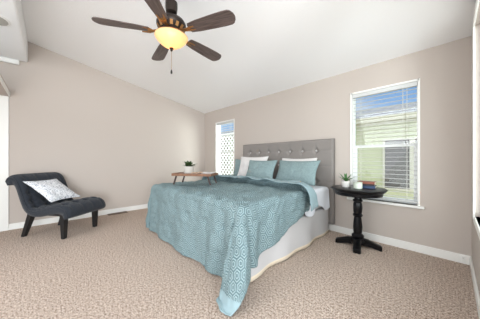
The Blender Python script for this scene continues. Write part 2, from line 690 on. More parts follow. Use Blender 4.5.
# ---------------------------------------------------------------- windows
def window(name, x0, x1, z0, z1):
    """single-hung vinyl window in the back wall; origin-less, world coordinates"""
    root = struct(empty(name, ((x0 + x1) / 2, YB + .07, z0)))
    cx, cz = (x0 + x1) / 2, z0
    hw, hh = (x1 - x0) / 2, z1 - z0
    f = .026
    d0, d1 = 0.0, .055
    fr = MB()
    fr.box(-hw, -hw + f, d0, d1, 0, hh).box(hw - f, hw, d0, d1, 0, hh)
    fr.box(-hw + f, hw - f, d0, d1, 0, f).box(-hw + f, hw - f, d0, d1, hh - f, hh)
    fr.build('frame', M['vinyl'], root, bevel=.003)
    mid = hh * .49
    s = .03
    sa = MB()
    a, b = -hw + f, hw - f
    sa.box(a, b, .004, .03, mid - .02, mid + .02).box(a, b, .004, .03, f, f + s)
    sa.box(a, a + s, .004, .03, f + s, mid - .02).box(b - s, b, .004, .03, f + s, mid - .02)
    sa.build('sash', M['vinyl'], root, bevel=.003)
    MB().box(a, b, .032, .036, f, hh - f).build('pane', M['glass'], root)
    # painted drywall returns and thin outer edge
    t = .012
    rv = MB()
    rv.box(-hw, -hw + t, -.07, d0, 0, hh).box(hw - t, hw, -.07, d0, 0, hh).box(-hw, hw, -.07, d0, hh - t, hh)
    e = .010
    rv.box(-hw - e, -hw + t, -.078, -.0705, -.01, hh + e).box(hw - t, hw + e, -.078, -.0705, -.01, hh + e).box(-hw, hw, -.078, -.0705, hh - t, hh + e)
    rv.build('jamb', M['white'], root)
    MB().box(-hw - .05, hw + .05, -.105, d0, -.03, 0).build('window_sill', M['white'], root, bevel=.005)
    return root


def blind(x0, x1, z0, z1, label, raised=0.0):
    yb = YB + .034
    root = empty('window_blind', ((x0 + x1) / 2, yb, z1), 0, label, 'blind', 'horizontal blinds in the back wall windows')
    hw = (x1 - x0) / 2 - .016
    MB().box(-hw, hw, -.03, .025, -.065, -.013).build('headrail', M['slat'], root, bevel=.004)
    sl = MB()
    z = -.095
    zb = -(z1 - z0) + .03 + raised
    sp = .055
    k = 0
    while z > zb + .03:
        mtx = Matrix.Translation((0, 0, z)) @ Matrix.Rotation(R(3), 4, 'X')
        # slightly crowned slat
        pts = [(-.021, 0), (-.007, .002), (.007, .002), (.021, 0)]
        ring = [[mtx @ Vector((sx * (hw - .004), y, zz + q)) for (y, zz), q in
                 [(p, .0012) for p in pts] + [(p, -.0012) for p in reversed(pts)]] for sx in (-1, 1)]
        sl.loft(ring)
        z -= sp
        k += 1
    sl.build('slats', M['slat'], root)
    MB().box(-hw, hw, -.02, .02, zb - .005, zb + .015).build('bottom_rail', M['slat'], root, bevel=.003)
    for fx in (-.72, .72):
        c = MB()
        for yy in (-.026, .026):
            c.tube([(fx * hw, yy, -.06), (fx * hw, yy, zb)], .0016, 6)
        c.build('ladder_cord', M['cord'], root)
    MB().tube([(hw * .62, -.036, -.05), (hw * .62, -.04, min(-.3, zb * .55))], .0035, 8).build('tilt_wand', M['cord'], root)
    return root


window('window_1', *W1)
window('window_2', *W2)
blind(*W1, 'white horizontal blind drawn up in the narrow window behind the far side of the bed', raised=1.10)
blind(*W2, 'white horizontal blind in the window above the round black table')

# window on the right wall, seen edge-on
root = struct(empty('window_3', (XR + .05, WR[0], WR[2])))
wy, hh = WR[1] - WR[0], WR[3] - WR[2]
MB().box(0, .05, 0, .04, 0, hh).box(0, .05, wy - .04, wy, 0, hh).box(0, .05, .04, wy - .04, 0, .04).box(0, .05, .04, wy - .04, hh - .04, hh) \
    .box(0, .05, wy / 2 - .02, wy / 2 + .02, .04, hh - .04).build('frame', M['vinyl'], root, bevel=.003)
MB().box(.022, .026, .04, wy - .04, .04, hh - .04).build('pane', M['glass'], root)
MB().box(-.064, -.0505, wy - .01, wy + .055, -.03, hh + .055).box(-.064, -.0505, -.055, .01, -.03, hh + .055) \
    .box(-.064, -.0505, .01, wy - .01, hh - .01, hh + .055).build('jamb', M['white'], root, bevel=.003)
MB().box(-.060, -.0, -.055, wy + .055, -.06, 0).build('window_sill', M['white'], root, bevel=.004)

# ---------------------------------------------------------------- outside
struct(MB().box(-14, 8, YB + WT, 16, -.5, -.25).build('ground', M['concrete']))
hy = 6.2
hr = empty('house', (-1.0, hy, -.25), 0, 'pale yellow-green sided neighbouring house with grey shingle roof beyond the window', 'house')
MB().box(-8, 6, 0, .2, 0, 2.36).build('wall', M['siding'], hr)
mb = MB()
mb.add([(-8.4, -.45, 2.41), (6.4, -.45, 2.41), (6.4, 1.2, 2.96), (-8.4, 1.2, 2.96), (-8.4, -.45, 2.33), (6.4, -.45, 2.33), (6.4, 1.2, 2.88), (-8.4, 1.2, 2.88)],
       [(0, 1, 2, 3), (7, 6, 5, 4), (0, 4, 5, 1), (1, 5, 6, 2), (2, 6, 7, 3), (3, 7, 4, 0)])
mb.build('roof', M['shingle'], hr)
MB().box(-8.4, 6.4, -.46, -.40, 2.26, 2.38).build('fascia', M['fascia'], hr)
MB().box(-8.4, 6.4, -.40, 0, 2.26, 2.29).build('eave_soffit', M['fascia'], hr)


def ray(px, Y):
    """world X and depth where the picture column px meets the plane y = Y (used once to place the far window)"""
    t = (px - 240) / 202.0
    xd, yd = -.723 + .691 * t, .691 + .723 * t
    return Y * xd / yd, Y / yd


wx0, wx1 = ray(383, hy)[0] + 1.0, ray(430, hy)[0] + 1.0
hwin = MB()
zz0, zz1 = .25 + .35, .25 + 1.62
f = .045
hwin.box(wx0, wx0 + f, -.05, -.002, zz0, zz1).box(wx1 - f, wx1, -.05, -.002, zz0, zz1).box(wx0 + f, wx1 - f, -.05, -.002, zz0, zz0 + f) \
    .box(wx0 + f, wx1 - f, -.05, -.002, zz1 - f, zz1)
xm = wx0 + (wx1 - wx0) * .66
hwin.box(xm - .05, xm + .05, -.05, -.002, zz0 + f, zz1 - f)
hw_o = hwin.build('window', M['hframe'], hr)
MB().box(wx0 + f, wx1 - f, -.03, -.004, zz0 + f, zz1 - f).build('pane', M['hglass'], hw_o)
# dark panel shaped as the stair reflection in the neighbour's window
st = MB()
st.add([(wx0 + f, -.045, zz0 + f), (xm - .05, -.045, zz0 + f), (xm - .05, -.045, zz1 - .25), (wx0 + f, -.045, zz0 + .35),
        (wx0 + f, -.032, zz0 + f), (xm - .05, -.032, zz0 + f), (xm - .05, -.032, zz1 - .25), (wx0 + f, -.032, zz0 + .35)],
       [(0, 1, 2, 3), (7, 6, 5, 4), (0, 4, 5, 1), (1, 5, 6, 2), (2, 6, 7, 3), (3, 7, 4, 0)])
st.build('stair_reflection', M['hdark'], hw_o)

# white lattice screen outside the narrow window
ly = 4.35
lx0, lx1 = -6.9, -3.9
lr = empty('lattice_screen', ((lx0 + lx1) / 2, ly, -.25), 0, 'white diagonal lattice privacy screen standing outside the narrow window', 'lattice screen')
lw, lz0, lz1 = (lx1 - lx0) / 2, .25, 2.18
mb = MB()
for sgn in (-1, 1):
    c = -5.0
    while c < 5.0:
        # line x*sgn + z = c  clipped to the rectangle
        pts = []
        for z in (lz0, lz1):
            pts.append(((c - z) * sgn, z))
        (xa, za), (xb, zb) = pts
        # clip in x
        def clipx(xa, za, xb, zb):
            for lim in (-lw, lw):
                for _ in range(1):
                    if (xa - lim) * (xb - lim) < 0:
                        k = (lim - xa) / (xb - xa)
                        z = za + (zb - za) * k
                        if abs(xa) > lw and (xa - lim) * lim >= 0:
                            xa, za = lim, z
                        else:
                            xb, zb = lim, z
            return xa, za, xb, zb
        xa, za, xb, zb = clipx(xa, za, xb, zb)
        if max(abs(xa), abs(xb)) <= lw + 1e-4 and abs(za - zb) > .05:
            d = Vector((xb - xa, 0, zb - za))
            L = d.length
            ang = math.atan2(d.z, d.x)
            mtx = Matrix.Translation((xa, sgn * .005, za)) @ Matrix.Rotation(-ang, 4, 'Y')
            mb.box(0, L, -.004, .004, -.021, .021, mtx)
        c += .16
mb.build('lattice', M['lattice'], lr)
fr = MB().box(-lw - .04, -lw, -.02, .02, 0, lz1 + .04).box(lw, lw + .04, -.02, .02, 0, lz1 + .04).box(-lw, lw, -.02, .02, lz1, lz1 + .04).box(-lw, lw, -.02, .02, lz0 - .04, lz0)
fr.build('frame', M['lattice'], lr)

# board fence added behind the lattice so its holes look dark
fe = empty('added_fence', (-8.0, 5.3, -.25), 0, 'added grey brown board fence darkening the holes of the white lattice', 'fence')
fb = MB()
for k in range(26):
    fb.box(-2.2 + k * .15, -2.2 + k * .15 + .142, -.012, .012, .03, 2.2)
fb.build('boards', M['fenceboard'], fe, bevel=.004)
MB().box(-2.2, 1.7, .0125, .05, .4, .49).box(-2.2, 1.7, .0125, .05, 1.7, 1.79).build('rail', M['fenceboard'], fe)
for k in range(3):
    MB().box(-.045, .045, .0505, .14, 0, 2.25).build('post', M['fenceboard'], fe, loc=(-2.0 + k * 1.8, 0, 0))

# ---------------------------------------------------------------- bed
BX = -2.25
HWM = 0.985
YFOOT = 1.22
bed = empty('bed', (BX, 2.15, 0), 0, 'wide bed with white mattress, pleated white skirt and grey button-tufted headboard', 'bed')


def lp(x, y, z):
    return (x - BX, y - 2.15, z)


def rbox(hx, y0, y1, z0, z1, r, seg=6, nseg=24):
    """rounded-edge slab as stacked superellipse rings"""
    rings = []
    def ring(ins, z):
        pts = []
        rr = max(.02, .09 - ins)
        for cx, cy, a0 in ((hx - ins - rr, y1 - ins - rr, 0), (-hx + ins + rr, y1 - ins - rr, 90), (-hx + ins + rr, y0 + ins + rr, 180), (hx - ins - rr, y0 + ins + rr, 270)):
            for k in range(7):
                a = R(a0 + 15 * k)
                pts.append((cx + rr * math.cos(a), cy + rr * math.sin(a), z))
        return pts
    for k in range(seg + 1):
        a = PI / 2 * k / seg
        rings.append(ring(r * (1 - math.sin(a)), z0 + r * (1 - math.cos(a))))
    for k in range(seg + 1):
        a = PI / 2 * k / seg
        rings.append(ring(r * (1 - math.cos(a)), z1 - r * (1 - math.sin(a))))
    return rings


MB().loft(rbox(HWM - .02, YFOOT - 2.15, 3.09 - 2.15, .40, .685, .05)).build('mattress', M['mattress'], bed, smooth=50)
MB().loft(rbox(HWM - .04, YFOOT + .02 - 2.15, 3.08 - 2.15, .14, .395, .02)).build('box_spring', M['mattress'], bed, smooth=50)
for sx in (-1, 1):
    for yy in (YFOOT + .12, 2.95):
        MB().lathe([(.025, 0), (.03, .1385)], 16).build('leg', M['legblack'], bed, smooth=40, loc=(sx * .8, yy - 2.15, 0))

# skirt: an open pleated band round three sides
def skirt_pt(u, v):
    # u along left side -> foot -> right side, v from top to floor
    hx, ya, yb = HWM - .012, YFOOT - .012, 3.06
    Ls, Lf = yb - ya, 2 * hx
    s = u * (2 * Ls + Lf)
    z = .40 - v * (.40 - .012)
    if s < Ls:
        x, y, nx, ny = -hx, yb - s, -1, 0
    elif s < Ls + Lf:
        x, y, nx, ny = -hx + (s - Ls), ya, 0, -1
    else:
        x, y, nx, ny = hx, ya + (s - Ls - Lf), 1, 0
    wv = math.sin(s * 13) * .5 + math.sin(s * 5.3 + 1) * .5
    off = v * (.022 + .032 * wv)
    if nx == 1:
        k = max(0, 1 - (y - ya) / .9)
        off += v * .02 * k
    z += .006 * wv * v
    return (x + nx * off, y + ny * off - 2.15, z)


sk = MB().grid(skirt_pt, 240, 10, mifn=lambda u, v: 1 if v > .93 else 0)
so = sk.build('bed_skirt', [M['skirt'], M['hem']], bed, smooth=60)
md = so.modifiers.new('thick', 'SOLIDIFY')
md.thickness = .004
md.offset = 1

# headboard
hbx0, hbx1, hbz0, hbz1 = -3.165, -1.225, .12, 1.42
cols = [-2.942 + .2405 * k for k in range(7)]
rows = [1.24, 1.0, .76]


def hb_front(u, v):
    x = hbx0 + u * (hbx1 - hbx0)
    z = hbz0 + v * (hbz1 - hbz0)
    ex = min(x - hbx0, hbx1 - x)
    ez = hbz1 - z
    e = min(ex, ez, z - hbz0)
    d = .075
    if e < .03:
        d -= .03 - math.sqrt(max(0, .03 ** 2 - (.03 - e) ** 2))
    for bx in cols:
        for bz in rows:
            q = ((x - bx) ** 2 + (z - bz) ** 2) / .040 ** 2
            if q < 6:
                d -= .028 * math.exp(-q)
        if z > rows[-1]:
            q = abs(x - bx)
            if q < .02 and min(x - hbx0, hbx1 - x) > .04:
                d -= .004 * (1 - q / .02) * min(1, max(0, (hbz1 - z) / .04))
    for bz in rows:
        q = abs(z - bz)
        if q < .02 and ex > .01:
            d -= .004 * (1 - q / .02)
    return lp(x, 3.175 - d, z)


hb = MB().grid(hb_front, 190, 130).box(hbx0 - BX, hbx1 - BX, 3.15 - 2.15, 3.175 - 2.15, hbz0, hbz1).build('headboard', M['headboard'], bed, smooth=60)
for bz in rows[:2]:
    for bx in cols:
        MB().lathe([(.019, 0), (.018, .006), (.011, .011), (0.0, .013)], 14, mtx=Matrix.Rotation(R(90), 4, 'X')).build(
            'button', M['button'], hb, smooth=60, loc=lp(bx, 3.175 - .043, bz))
for sx in (-.6, .6):
    MB().box(-.03, .03, -.02, .02, 0, .14).build('headboard_leg', M['legblack'], hb, loc=lp(BX + sx, 3.15, 0))

# ---------------------------------------------------------------- comforter
ZT = .715
CHW = .960
R0 = .075
CY0 = YFOOT + .035


def edge(d, flare=.06):
    arc = R0 * PI / 2
    if d < arc:
        a = d / R0
        return R0 * math.sin(a), R0 * (1 - math.cos(a))
    return R0 + flare * (d - arc), R0 + (d - arc)


def nz(p, fr, seed=0):
    return noise.noise(Vector((p[0] * fr + seed, p[1] * fr + seed * 1.7, p[2] * fr)))


TUFT = []
for i in range(-3, 4):
    for j in range(0, 6):
        TUFT.append((i * .32 + (.16 if j % 2 else 0), .02 + j * .27))
for i in range(-3, 4):
    TUFT.append((i * .32 + .16, -.3))


def drape(s, v, n=0.0, wr=1.0, tail=True):
    """s across the bed (0 = middle), v along (0 = foot edge, + to the head), n offset along the normal"""
    a = abs(s) - CHW
    b = -v
    sg = 1 if s >= 0 else -1
    puff = .016 * nz((s, v, 0), 3.1, 2) + .015 * nz((s, v, 0), 7.5, 5) + .008 * nz((s, v, 0), 16, 9)
    for (ts, tv) in TUFT:
        q = ((s - ts) ** 2 + (v - tv) ** 2) / .045 ** 2
        if q < 6:
            puff -= .028 * math.exp(-q)
    n = n + wr * puff
    if a <= 0 and b <= 0:
        crown = .012 * (1 - (s / CHW) ** 2)
        return Vector((BX + s, CY0 + v, ZT + n + crown))
    if b <= 0:
        o, d = edge(a, .03)
        fold = wr * (.014 * math.sin(v * 16 + 1.5) + .012 * math.sin(v * 7.3)) * min(1, d / .35)
        if sg > 0:
            fold += wr * .030 * math.exp(-v / .28) * math.sin(v * 24 + .4) * min(1, d / .25)
        ang = min(a / R0, PI / 2)
        return Vector((BX + sg * (CHW + o + n * math.sin(ang) + fold), CY0 + v, max(.012, ZT - d + n * math.cos(ang))))
    if a <= 0:
        o, d = edge(b, .075)
        fold = wr * (.016 * math.sin(s * 11 + .6) + .014 * math.sin(s * 5.1 + 2)) * min(1, d / .4)
        if s > 0:
            fold += wr * .030 * math.exp(a / .28) * math.sin(-a * 24 + .4) * min(1, d / .25)
        ang = min(b / R0, PI / 2)
        z = ZT - d + n * math.cos(ang)
        ex = 0
        if z < .02:
            ex = (.02 - z) * .8
            z = .02 + .01 * math.sin(s * 9) ** 2
        return Vector((BX + s, CY0 - o - n * math.sin(ang) - fold - ex, z))
    # corner: the spare cloth hangs as one pointed fold
    r = math.hypot(a, b)
    ph = math.atan2(b, a)
    k = math.sin(2 * ph)
    k = max(0, k)
    r -= (k * max(0, r - .77) * .92 if sg > 0 else k * max(0, r - .62) * .9)
    o, d = edge(r, .05)
    g = sm(r / .55)
    t_out = (.34 if sg > 0 else .10) * max(0, r - .03) * k ** 1.2
    dd = math.sqrt(max(0, d * d - (t_out * .85) ** 2))
    tx, ty = (.27, -1.0) if sg > 0 else (.6, -.6)
    x = math.cos(ph) * (o + n) + t_out * tx
    y = -math.sin(ph) * (o + n) + t_out * ty
    # the fold is a rounded hollow cone: spread its two flanks
    wob = math.sin(4 * ph) * g * (.085 if sg > 0 else .03)
    x += wob + (.07 * g * k if sg > 0 else 0)
    y += -.03 * g * abs(math.sin(4 * ph)) + .012 * math.sin(ph * 14) * g * k
    z = ZT - dd
    if z < .035:
        ex = .035 - z
        x += ex * .4 * tx
        y += ex * .6 * ty
        z = .035 + .012 * math.sin(ph * 12 + r * 10)
    return Vector((BX + sg * (CHW + x), CY0 + y, z))


VTOP = 1.10
FOOT = .74
LEFT = .60


def sm(x):
    x = max(0, min(1, x))
    return x * x * (3 - 2 * x)


def right_drop(v):
    return .58 - .09 * sm(v / .35) - .20 * sm((v - .35) / .75)


RF = .045
BACKLEN = .17


def comf(u, w):
    # w: 0..1 runs foot hem -> head fold -> turned-back edge
    tot = FOOT + VTOP + PI * RF + BACKLEN
    q = -FOOT + w * tot
    if q <= VTOP:
        v, n = q, 0.0
    elif q <= VTOP + PI * RF:
        th = (q - VTOP) / RF
        v, n = VTOP + RF * math.sin(th), RF * (1 - math.cos(th))
    else:
        v, n = VTOP - (q - VTOP - PI * RF), 2 * RF
    # slanting fold line: nearer the foot on the right
    sl = -CHW - LEFT
    rd = right_drop(max(0, min(v, VTOP)))
    if q > VTOP:
        rd -= .05
    s = sl + u * (CHW + rd - sl)
    if q > VTOP:
        n += .006 * math.sin(s * 17) + .004
        s *= .985
    dv = -.02 * sm((s + .9) / 2.0) * sm((v - .6) / .5)
    return s, v + dv, n, q


def comf_pt(u, w):
    s, v, n, q = comf(u, w)
    p = drape(s, v, n)
    return (p.x, p.y, p.z)


def comf_uv(u, w):
    s, v, n, q = comf(u, w)
    return (s, q)


def comf_mi(u, w):
    s, v, n, q = comf(u, w)
    if q > VTOP + PI * RF * .45:
        return 1
    aa, bb = s - CHW, -v
    if aa > 0 and bb > 0 and math.hypot(aa, bb) > .68:
        return 1
    return 0


mb = MB().grid(comf_pt, 230, 250, mifn=comf_mi, uvfn=comf_uv)
co = mb.build('comforter', [M['comforter'], M['backing']], smooth=180)
tag(co, 'teal comforter with pale hexagon pattern draped over the bed, one corner trailing on the carpet', 'comforter')
md = co.modifiers.new('thick', 'SOLIDIFY')
md.thickness = .008
md.offset = -1

# white top sheet under the turned-back comforter


def sheet_pt(u, w):
    v = 1.02 + w * .70
    s = -CHW - .25 + u * (2 * CHW + .25 + .30 + .05 * math.sin(w * 9))
    a = abs(s) - CHW
    rr = .05
    pf = .006 * nz((s, v, 3), 6, 3)
    sg = 1 if s > 0 else -1
    zt = .694
    if a <= 0:
        return (BX + s, CY0 + v, zt + pf + .004)
    arc = rr * PI / 2
    if a < arc:
        t = a / rr
        return (BX + sg * (CHW + (rr + pf) * math.sin(t)), CY0 + v, zt - rr + (rr + pf) * math.cos(t) + .004)
    d = a - arc
    return (BX + sg * (CHW + rr + pf + d * .05 + .012 * math.sin(v * 22) * min(1, d / .2) ), CY0 + v, zt - rr - d + .004)


sh = MB().grid(sheet_pt, 150, 60).build('bed_sheet', M['sheet'], smooth=180)
tag(sh, 'white bed sheet over the mattress below the pillows, hanging at the bedside', 'sheet')
md = sh.modifiers.new('thick', 'SOLIDIFY')
md.thickness = .003
md.offset = 1


# ---------------------------------------------------------------- pillows
def cushion(wd, ht, th, seed, pinch=.09, nu=44, nv=36, wr=.012):
    mb = MB()
    def side(sg):
        def fn(u, v):
            a, b = 2 * u - 1, 2 * v - 1
            x = wd / 2 * a * (1 - pinch * (1 - b * b))
            z = ht / 2 * b * (1 - pinch * (1 - a * a))
            prof_ = (max(0, 1 - abs(a) ** 2.4) * max(0, 1 - abs(b) ** 2.4)) ** .55
            y = sg * th / 2 * prof_
            y += prof_ * wr * (noise.noise(Vector((x * 7 + seed, z * 7, seed + sg))) + .6 * noise.noise(Vector((x * 16 + seed, z * 16, seed))))
            return (x, y, z + ht / 2)
        return fn
    f1, f2 = side(-1), side(1)
    mb.grid(f1, nu, nv)
    mb.grid(lambda u, v: f2(1 - u, v), nu, nv)
    # thin welt on the seam so that the edge reads
    pts = []
    for k in range(81):
        t = 4 * k / 80
        if t <= 1:
            u, v = t, 0
        elif t <= 2:
            u, v = 1, t - 1
        elif t <= 3:
            u, v = 3 - t, 1
        else:
            u, v = 0, 4 - t
        p = f1(u, v)
        pts.append((p[0], 0, p[2]))
    mb.tube(pts, .006, 6)
    return mb


def pillow(name, material, wd, ht, th, loc, lean, rz, seed, label, cat='pillow', roll=0.0, group=None):
    o = cushion(wd, ht, th, seed).build(name, material, smooth=180)
    o.location = loc
    o.rotation_euler = (lean, roll, rz)
    return tag(o, label, cat, group)


PZ = .735
pillow('pillow', M['tealpillow'], .62, .38, .12, (-3.00, 2.965, PZ), R(-13), R(4), 3, 'teal pillow at the far end of the headboard, mostly hidden behind a white pillow')
pillow('pillow', M['whitepillow'], .70, .44, .15, (-2.68, 2.815, PZ), R(-17), R(2), 11, 'plain white pillow leaning on the headboard, at its narrow-window end')
pillow('pillow', M['whitepillow'], .66, .395, .15, (-1.77, 2.955, PZ), R(-12), R(-2), 17, 'plain white pillow behind the larger teal pillow nearest the table')
pillow('pillow', M['tealpillow'], .61, .385, .15, (-2.32, 2.63, PZ), R(-24), R(3), 23, 'square teal cushion in front of the white pillow, middle of the bed')
pillow('pillow', M['tealpillow'], .75, .375, .16, (-1.69, 2.74, PZ), R(-22), R(-5), 29, 'wide teal pillow nearest the round black table, front of the row')

# ---------------------------------------------------------------- ceiling fan
FX, FY = -1.914, .891
ZB = H + 1.25
zc = zceil(FY)
fan = empty('ceiling_fan', (FX, FY, zc), 0, 'dark five-blade ceiling fan with a glowing amber glass bowl light', 'ceiling fan')
tilt = math.atan(SLOPE)


def fz(z):
    return z - zc


MB().lathe([(.0, .012), (.075, .012), (.078, -.02), (.06, -.055), (.03, -.075), (.0, -.078)], 36, mtx=Matrix.Rotation(-tilt, 4, 'X')).build('canopy', M['bronze'], fan, smooth=40, loc=(0, 0, -.006))
MB().lathe([(.017, fz(ZB + .14)), (.017, -.05)], 18).build('downrod', M['bronze'], fan, smooth=40)
MB().lathe([(0, fz(ZB + .185)), (.03, fz(ZB + .186)), (.052, fz(ZB + .205)), (.058, fz(ZB + .245)), (.058, fz(ZB + .30)), (.03, fz(ZB + .325)), (0, fz(ZB + .327))], 32).build('coupling_cover', M['bronze'], fan, smooth=40)
mh = MB().lathe([(0, fz(ZB + .0)), (.085, fz(ZB + .0)), (.10, fz(ZB + .02)), (.132, fz(ZB + .05)), (.140, fz(ZB + .07)), (.140, fz(ZB + .09)), (.133, fz(ZB + .098)), (.125, fz(ZB + .115)), (.095, fz(ZB + .135)), (.05, fz(ZB + .147)), (0, fz(ZB + .149))], 48).build('motor_housing', M['bronze'], fan, smooth=35)
for k in range(14):
    a = 2 * PI * k / 14
    mtx = Matrix.Translation((math.cos(a) * .117, math.sin(a) * .117, fz(ZB + .042))) @ Matrix.Rotation(a, 4, 'Z') @ Matrix.Rotation(R(35), 4, 'Y')
    MB().box(-.004, .008, -.013, .013, -.02, .02, mtx).build('vent_fin', M['brass'], mh)
MB().lathe([(.086, fz(ZB - .005)), (.095, fz(ZB - .02)), (.15, fz(ZB - .03)), (.158, fz(ZB - .04)), (.15, fz(ZB - .045)), (.06, fz(ZB - .042)), (0, fz(ZB - .042))][::-1], 48).build('light_fitter', M['brass'], fan, smooth=35)
bprof = [(.004, -.146), (.03, -.143), (.072, -.127), (.112, -.098), (.142, -.066), (.157, -.043)]
bo = MB().lathe([(r, fz(ZB + z)) for r, z in bprof] + [(max(.003, r - .004), fz(ZB + z + .003)) for r, z in reversed(bprof)], 56).build('glass_bowl', M['bowl'], fan, smooth=60)
MB().lathe([(0, fz(ZB - .184)), (.007, fz(ZB - .179)), (.012, fz(ZB - .169)), (.009, fz(ZB - .162)), (.021, fz(ZB - .153)), (.018, fz(ZB - .1475)), (0, fz(ZB - .1475))], 20).build('finial', M['bronze'], fan, smooth=50)
pc = MB()
pc.tube([(0, 0, fz(ZB - .18)), (0, 0, fz(ZB - .36))], .0018, 6)
pco = pc.build('pull_chain', M['brass'], fan)
MB().lathe([(0, fz(ZB - .405)), (.008, fz(ZB - .40)), (.0095, fz(ZB - .385)), (.005, fz(ZB - .362)), (0, fz(ZB - .358))], 14).build('chain_fob', M['legblack'], pco, smooth=50)
ld = bpy.data.lights.new('bulb', 'POINT')
ld.energy = 16
ld.color = (1.0, .86, .70)
ld.shadow_soft_size = .05
lo = bpy.data.objects.new('bulb', ld)
COL.objects.link(lo)
lo.parent = fan
lo.location = (0, 0, fz(ZB - .09))

# blade outline (r, half width)
BL = [(.200, .034), (.212, .050), (.30, .062), (.45, .071), (.57, .076), (.625, .074), (.648, .064), (.668, .036), (.675, .012), (.676, 0)]
ang0 = math.atan2(2.0 * 0, 1)
# direction of the blade that reaches to the left of the picture
tipdir = Vector((-.723 * (-.186) + .691 * (-.659), .691 * (-.186) + .723 * (-.659)))
base_ang = math.atan2(tipdir.y, tipdir.x)
for k in range(5):
    a = base_ang + 2 * PI * k / 5
    mtx = Matrix.Rotation(R(-12), 4, 'X')
    up_, lo_ = [], []
    out = [(r, w_) for r, w_ in BL] + [(r, -w_) for r, w_ in reversed(BL[:-1])]
    ringt = [mtx @ Vector((r, y, .004)) for r, y in out]
    ringb = [mtx @ Vector((r, y, -.004)) for r, y in out]
    b = MB().loft([ringb, ringt]).build('blade', M['blade'], fan, bevel=.002)
    b.location = (0, 0, fz(ZB + .005))
    b.rotation_euler = (0, 0, a)
    ir = MB()
    ir.tube([(.09, 0, .015), (.13, 0, .0), (.17, 0, -.012), (.215, 0, -.012)], [.018, .017, .017, .02], 10, flat=.5)
    for sy in (-1, 1):
        ir.tube([(.16, 0, -.012), (.20, sy * .022, -.012 + sy * .004), (.27, sy * .03, -.011 + sy * .005)], [.013, .013, .009], 8, flat=.45)
    ir.build('blade_iron', M['brass'], b, smooth=50)

# ---------------------------------------------------------------- slipper chair
CHX, CHY, CHA = -4.13, .165, R(39.0)
ch = empty('accent_chair', (CHX, CHY, 0), CHA, 'low armless charcoal tufted chair with black legs in the corner', 'chair')
# centre line of the upholstery in the chair's (x forward, z up) plane
CP = [(.405, .29), (.415, .345), (.385, .392), (.31, .417), (.2, .41), (.09, .385), (-.02, .362), (-.12, .365), (-.20, .42), (-.245, .50), (-.285, .60), (-.325, .70), (-.37, .775), (-.43, .808), (-.485, .785), (-.50, .735)]


def catmull(P, n):
    P = [Vector((p[0], p[1])) for p in P]
    P = [P[0] * 2 - P[1]] + P + [P[-1] * 2 - P[-2]]
    out = []
    segs = len(P) - 3
    for k in range(n + 1):
        t = k / n * segs
        i = min(int(t), segs - 1)
        f = t - i
        a, b, c, d = P[i:i + 4]
        out.append(.5 * ((2 * b) + (c - a) * f + (2 * a - 5 * b + 4 * c - d) * f * f + (3 * b - a - 3 * c + d) * f ** 3))
    return out


NP = 110
cen = catmull(CP, NP)
cum = [0.0]
for i in range(1, NP + 1):
    cum.append(cum[-1] + (cen[i] - cen[i - 1]).length)
TOT = cum[-1]
CW = .33


def thick(f):
    # half thickness along the profile
    if f < .45:
        return .068 + .010 * math.sin(min(1, f / .30) * PI)
    return .068 + .016 * sm((f - .82) / .12)


tuftc = []
for iy in range(4):
    for q in (.14, .25, .36):
        tuftc.append((-.24 + .16 * iy, q))
for q in (.52, .62, .72):
    for iy in range(4):
        tuftc.append((-.24 + .16 * iy, q))


def chair_sec(i, yfrac):
    c = cen[i]
    tg = (cen[min(i + 1, NP)] - cen[max(i - 1, 0)]).normalized()
    nr = Vector((-tg.y, tg.x))      # left of travel
    if nr.y < 0 and i < NP * .45:
        nr = -nr
    return c, tg, nr


def chair_pt(u, v):
    # u around the section (0..1 closed), v along the profile
    i = min(NP, int(round(v * NP)))
    c = cen[i]
    tg = (cen[min(i + 1, NP)] - cen[max(i - 1, 0)]).normalized()
    nr = Vector((tg.y, -tg.x))      # the sitter's side
    a = 2 * PI * u
    ca, sa = math.cos(a), math.sin(a)
    y = CW * math.copysign(abs(ca) ** .22, ca)
    f = cum[i] / TOT
    h = thick(f) * math.copysign(abs(sa) ** .55, sa)
    endk = min(1, math.sqrt(max(0, min(f, 1 - f) / .035 + .02)))
    h *= min(1, endk)
    if sa > 0:
        for (ty, tq) in tuftc:
            q = ((y - ty) ** 2 + ((f - tq) * TOT) ** 2) / .040 ** 2
            if q < 8:
                h -= .036 * math.exp(-q)
        # seams between tufts
        for k in range(4):
            q = abs(y - (-.24 + .16 * k))
            if q < .022 and .05 < f < .92:
                h -= .013 * (1 - q / .022)
        for tq in (.14, .25, .36, .52, .62, .72):
            q = abs(f - tq) * TOT
            if q < .02:
                h -= .008 * (1 - q / .02)
    return (c.x + nr.x * h, y, c.y + nr.y * h)


# section sampled mostly across the width
NU = 88


def usamp(k):
    # even spacing in y rather than in angle
    half = NU // 2
    if k < half:
        t = k / half
        yy = 1 - 2 * t
        ca = math.copysign(abs(yy) ** (1 / .22), yy) if abs(yy) > 1e-9 else 0
        return math.acos(max(-1, min(1, ca))) / (2 * PI)
    t = (k - half) / half
    yy = -1 + 2 * t
    ca = math.copysign(abs(yy) ** (1 / .22), yy) if abs(yy) > 1e-9 else 0
    return (2 * PI - math.acos(max(-1, min(1, ca)))) / (2 * PI)


